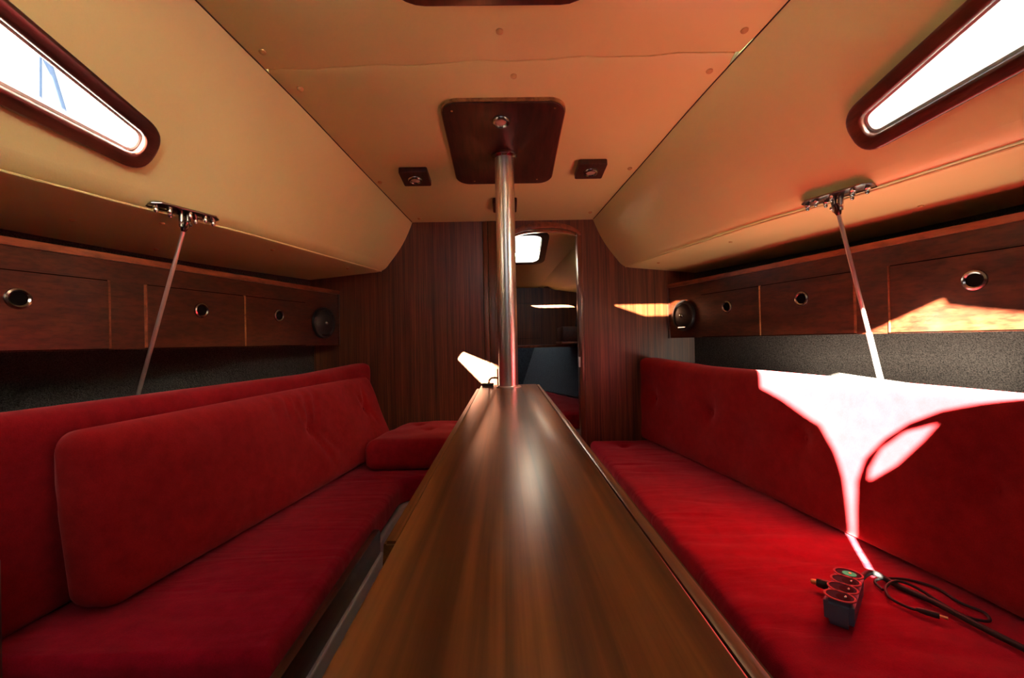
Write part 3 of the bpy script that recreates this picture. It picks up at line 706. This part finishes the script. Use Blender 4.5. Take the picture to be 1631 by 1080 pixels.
lab(plate('window_pane', rrect(-.27, fs(2.70), .275, fs(3.165), .06), [], .006, 'acrylic', h4, Vector((0, 2.62, 1.69))+fcn*.062, (1, 0, 0), fv), 'clear hatch pane')
lab(box('hatch_handle', (.10, 3.10, fz(3.10)+.03), (.125, 3.12, fz(3.10)+.057), 'black_plastic', h4, .003), 'small hatch handle')
for s, side in ((-1, 'left'), (1, 'right')):
    fw_ = shell('wall_forward_'+side)
    def st_(y): t = (y-YF)/(3.75-YF); return (.545-.29*t, .80-.42*t, 1.12-.52*t)
    rows = []
    for y in frange(YF-.005, 3.75, 8):
        a_, b_, c_ = st_(y)
        rows.append([mir(s, q) for q in ((a_, y, fz(y)+.004), (a_+(b_-a_)*.45, y, (fz(y)+1.45)/2-.005), (b_-.03, y, 1.455), (b_, y, 1.435), (b_+.03, y, 1.425), (c_, y, 1.40))])
    loft('side_panel', rows, 'cream_vinyl', fw_)
    rows = []
    for y in frange(YF-.005, 4.30, 8):
        t = (y-YF)/(3.75-YF); c_ = 1.12-.52*t
        rows.append([mir(s, q) for q in ((max(c_, .2)+.01, y, 1.41), (max(c_-.05, .18), y, 1.0), (max(c_-.20, .12), y, .556))])
    loft('hull_lining', rows, 'carpet_blue', fw_)
    rows = []
    for y in frange(YF-.02, 4.36, 6):
        t = (y-YF)/(3.75-YF)
        rows.append([mir(s, q) for q in ((.46-.24*t, y, fz(y)+.085), (.95-.4*t, y, 1.50), (max(1.25-.5*t, .3), y, 1.45), (max(1.25-.6*t, .3), y, -.05))])
    loft('hull_skin', rows, 'deck_white', shell('wall_forward_outer_'+side), smooth=False)
struct(box('wall_bow', (-.62, YN, .965), (.64, YN+.02, 1.47), 'bulkhead_wood'))
plate('trim_3', [(.02, 1.02), (.31, 1.02), (.31, 1.32), (.02, 1.32)], [[(.0235, 1.0235), (.3065, 1.0235), (.3065, 1.3165), (.0235, 1.3165)]], .004, 'panel_wood', None, (0, YN, 0), (1, 0, 0), (0, 0, 1)); struct(bpy.data.objects['trim_3'])
o = box('bow_shelf', (-.64, YN-.13, .945), (.66, YN+.02, .966), 'trim_wood', None, .004, origin=(0, YN-.05, .955)); tag(o, 'thin wooden shelf across the forward cabin below the bow panelling', 'shelf')
cb = thing('wall_cupboard', 'small dark wooden cupboard on the forward cabin side above the shelf', 'cupboard', (.60, 3.4, 1.0))
box('body', (.42, 3.20, .99), (.80, 3.55, 1.10), 'panel_wood', cb, .004); box('ledge', (.41, 3.19, .974), (.80, 3.56, .990), 'trim_wood', cb, .003)
struct(box('wall_bow_lower', (-.7, 4.28, 0), (.7, 4.32, 1.5), 'carpet_blue'))
def berth_map(a, h, t):
    y = 2.72+h; k = (y-2.72)/1.6; hw = .78-.55*k; return (-hw+a*2*hw/1.8, y, .44+t)
bt = thing('bunk', 'white moulded bunk in the forward cabin', 'bunk', (0, 3.2, 0))
lab(plate('base', [(-.56, 2.74), (.56, 2.74), (.14, 4.26), (-.14, 4.26)], [], .44, 'gelcoat', bt, (0, 0, 0), bev=.004), 'white berth moulding')
cushion('berth_cushion', 1.8, 1.54, .11, .03, berth_map, 'red_velvet_dark', 'red berth cushion in the forward cabin beyond the doorway', 'cushion', res=.06, bulge=.004)

# ---------------------------------------------------------------- masts of a neighbouring boat, seen through the left window
ms = thing('outside_mast', 'blue-grey A-frame of two poles standing outside the left window', 'mast', (-9, 9.0, .6))
tube('pole', [(-9.0, 8.60, .6), (-9.0, 8.70, 6.9)], .045, 'mast_paint', ms, 12)
tube('pole', [(-9.0, 10.95, .6), (-9.0, 8.80, 6.9)], .075, 'mast_paint', ms, 12)
box('cap', (-9.08, 8.63, 6.88), (-8.92, 8.88, 6.98), 'mast_paint', ms, .01)

# ---------------------------------------------------------------- pale ground and a white block added outside to bounce sunlight through the windows
for s in (-1, 1):
    x0, x1 = sorted((s*2.5, s*30)); struct(box('ground_bounce_'+('left' if s < 0 else 'right'), (x0, -30, .3), (x1, 30, .6), 'quay'))  # pale ground added to bounce sun up onto the ceiling
qb = thing('outside_reflector', 'unseen white block added outside the right window to bounce sunlight in', 'building', (5.3, -4.5, .6))
bm = bmesh.new(); W4 = [(3.2, -9.0), (7.5, -9.0), (7.5, -.2), (3.2, -.2)]
hexa(bm, [(x, y, .6) for x, y in W4]+[(x, y, 5.2) for x, y in W4]); lab(from_bm('wall', bm, 'plaster', qb), 'white plaster wall')

# ---------------------------------------------------------------- unseen light blockers added on deck: sprayhood and cockpit coaming aft
hood = thing('shade_hood', 'navy canvas sprayhood added to cut the sky light at the companionway', 'shade_hood', (0, -1.3, 2.2))
rows = [[(-.98, y, 1.45), (-.98, y, 2.4), (-.86, y, 2.66), (-.5, y, 2.76), (0, y, 2.79), (.4, y, 2.76), (.62, y, 2.62), (.70, y, 2.3), (.70, y, 1.45)] for y in frange(-.96, -1.74, 4)]
lab(loft('canopy', rows, 'canvas', hood), 'arched navy canopy')
tube('hoop', [(x*1.004, -1.73, z+.003) for x, _, z in rows[0]], .012, 'rod_steel', hood, 8, 4)
o = box('cockpit_blocker', (-1.7, -2.1, .6), (1.7, -2.0, 1.74), 'gelcoat', None, .03, origin=(0, -2.05, .6)); tag(o, 'white barrier added aft of the companionway to cut sky light', 'coaming')
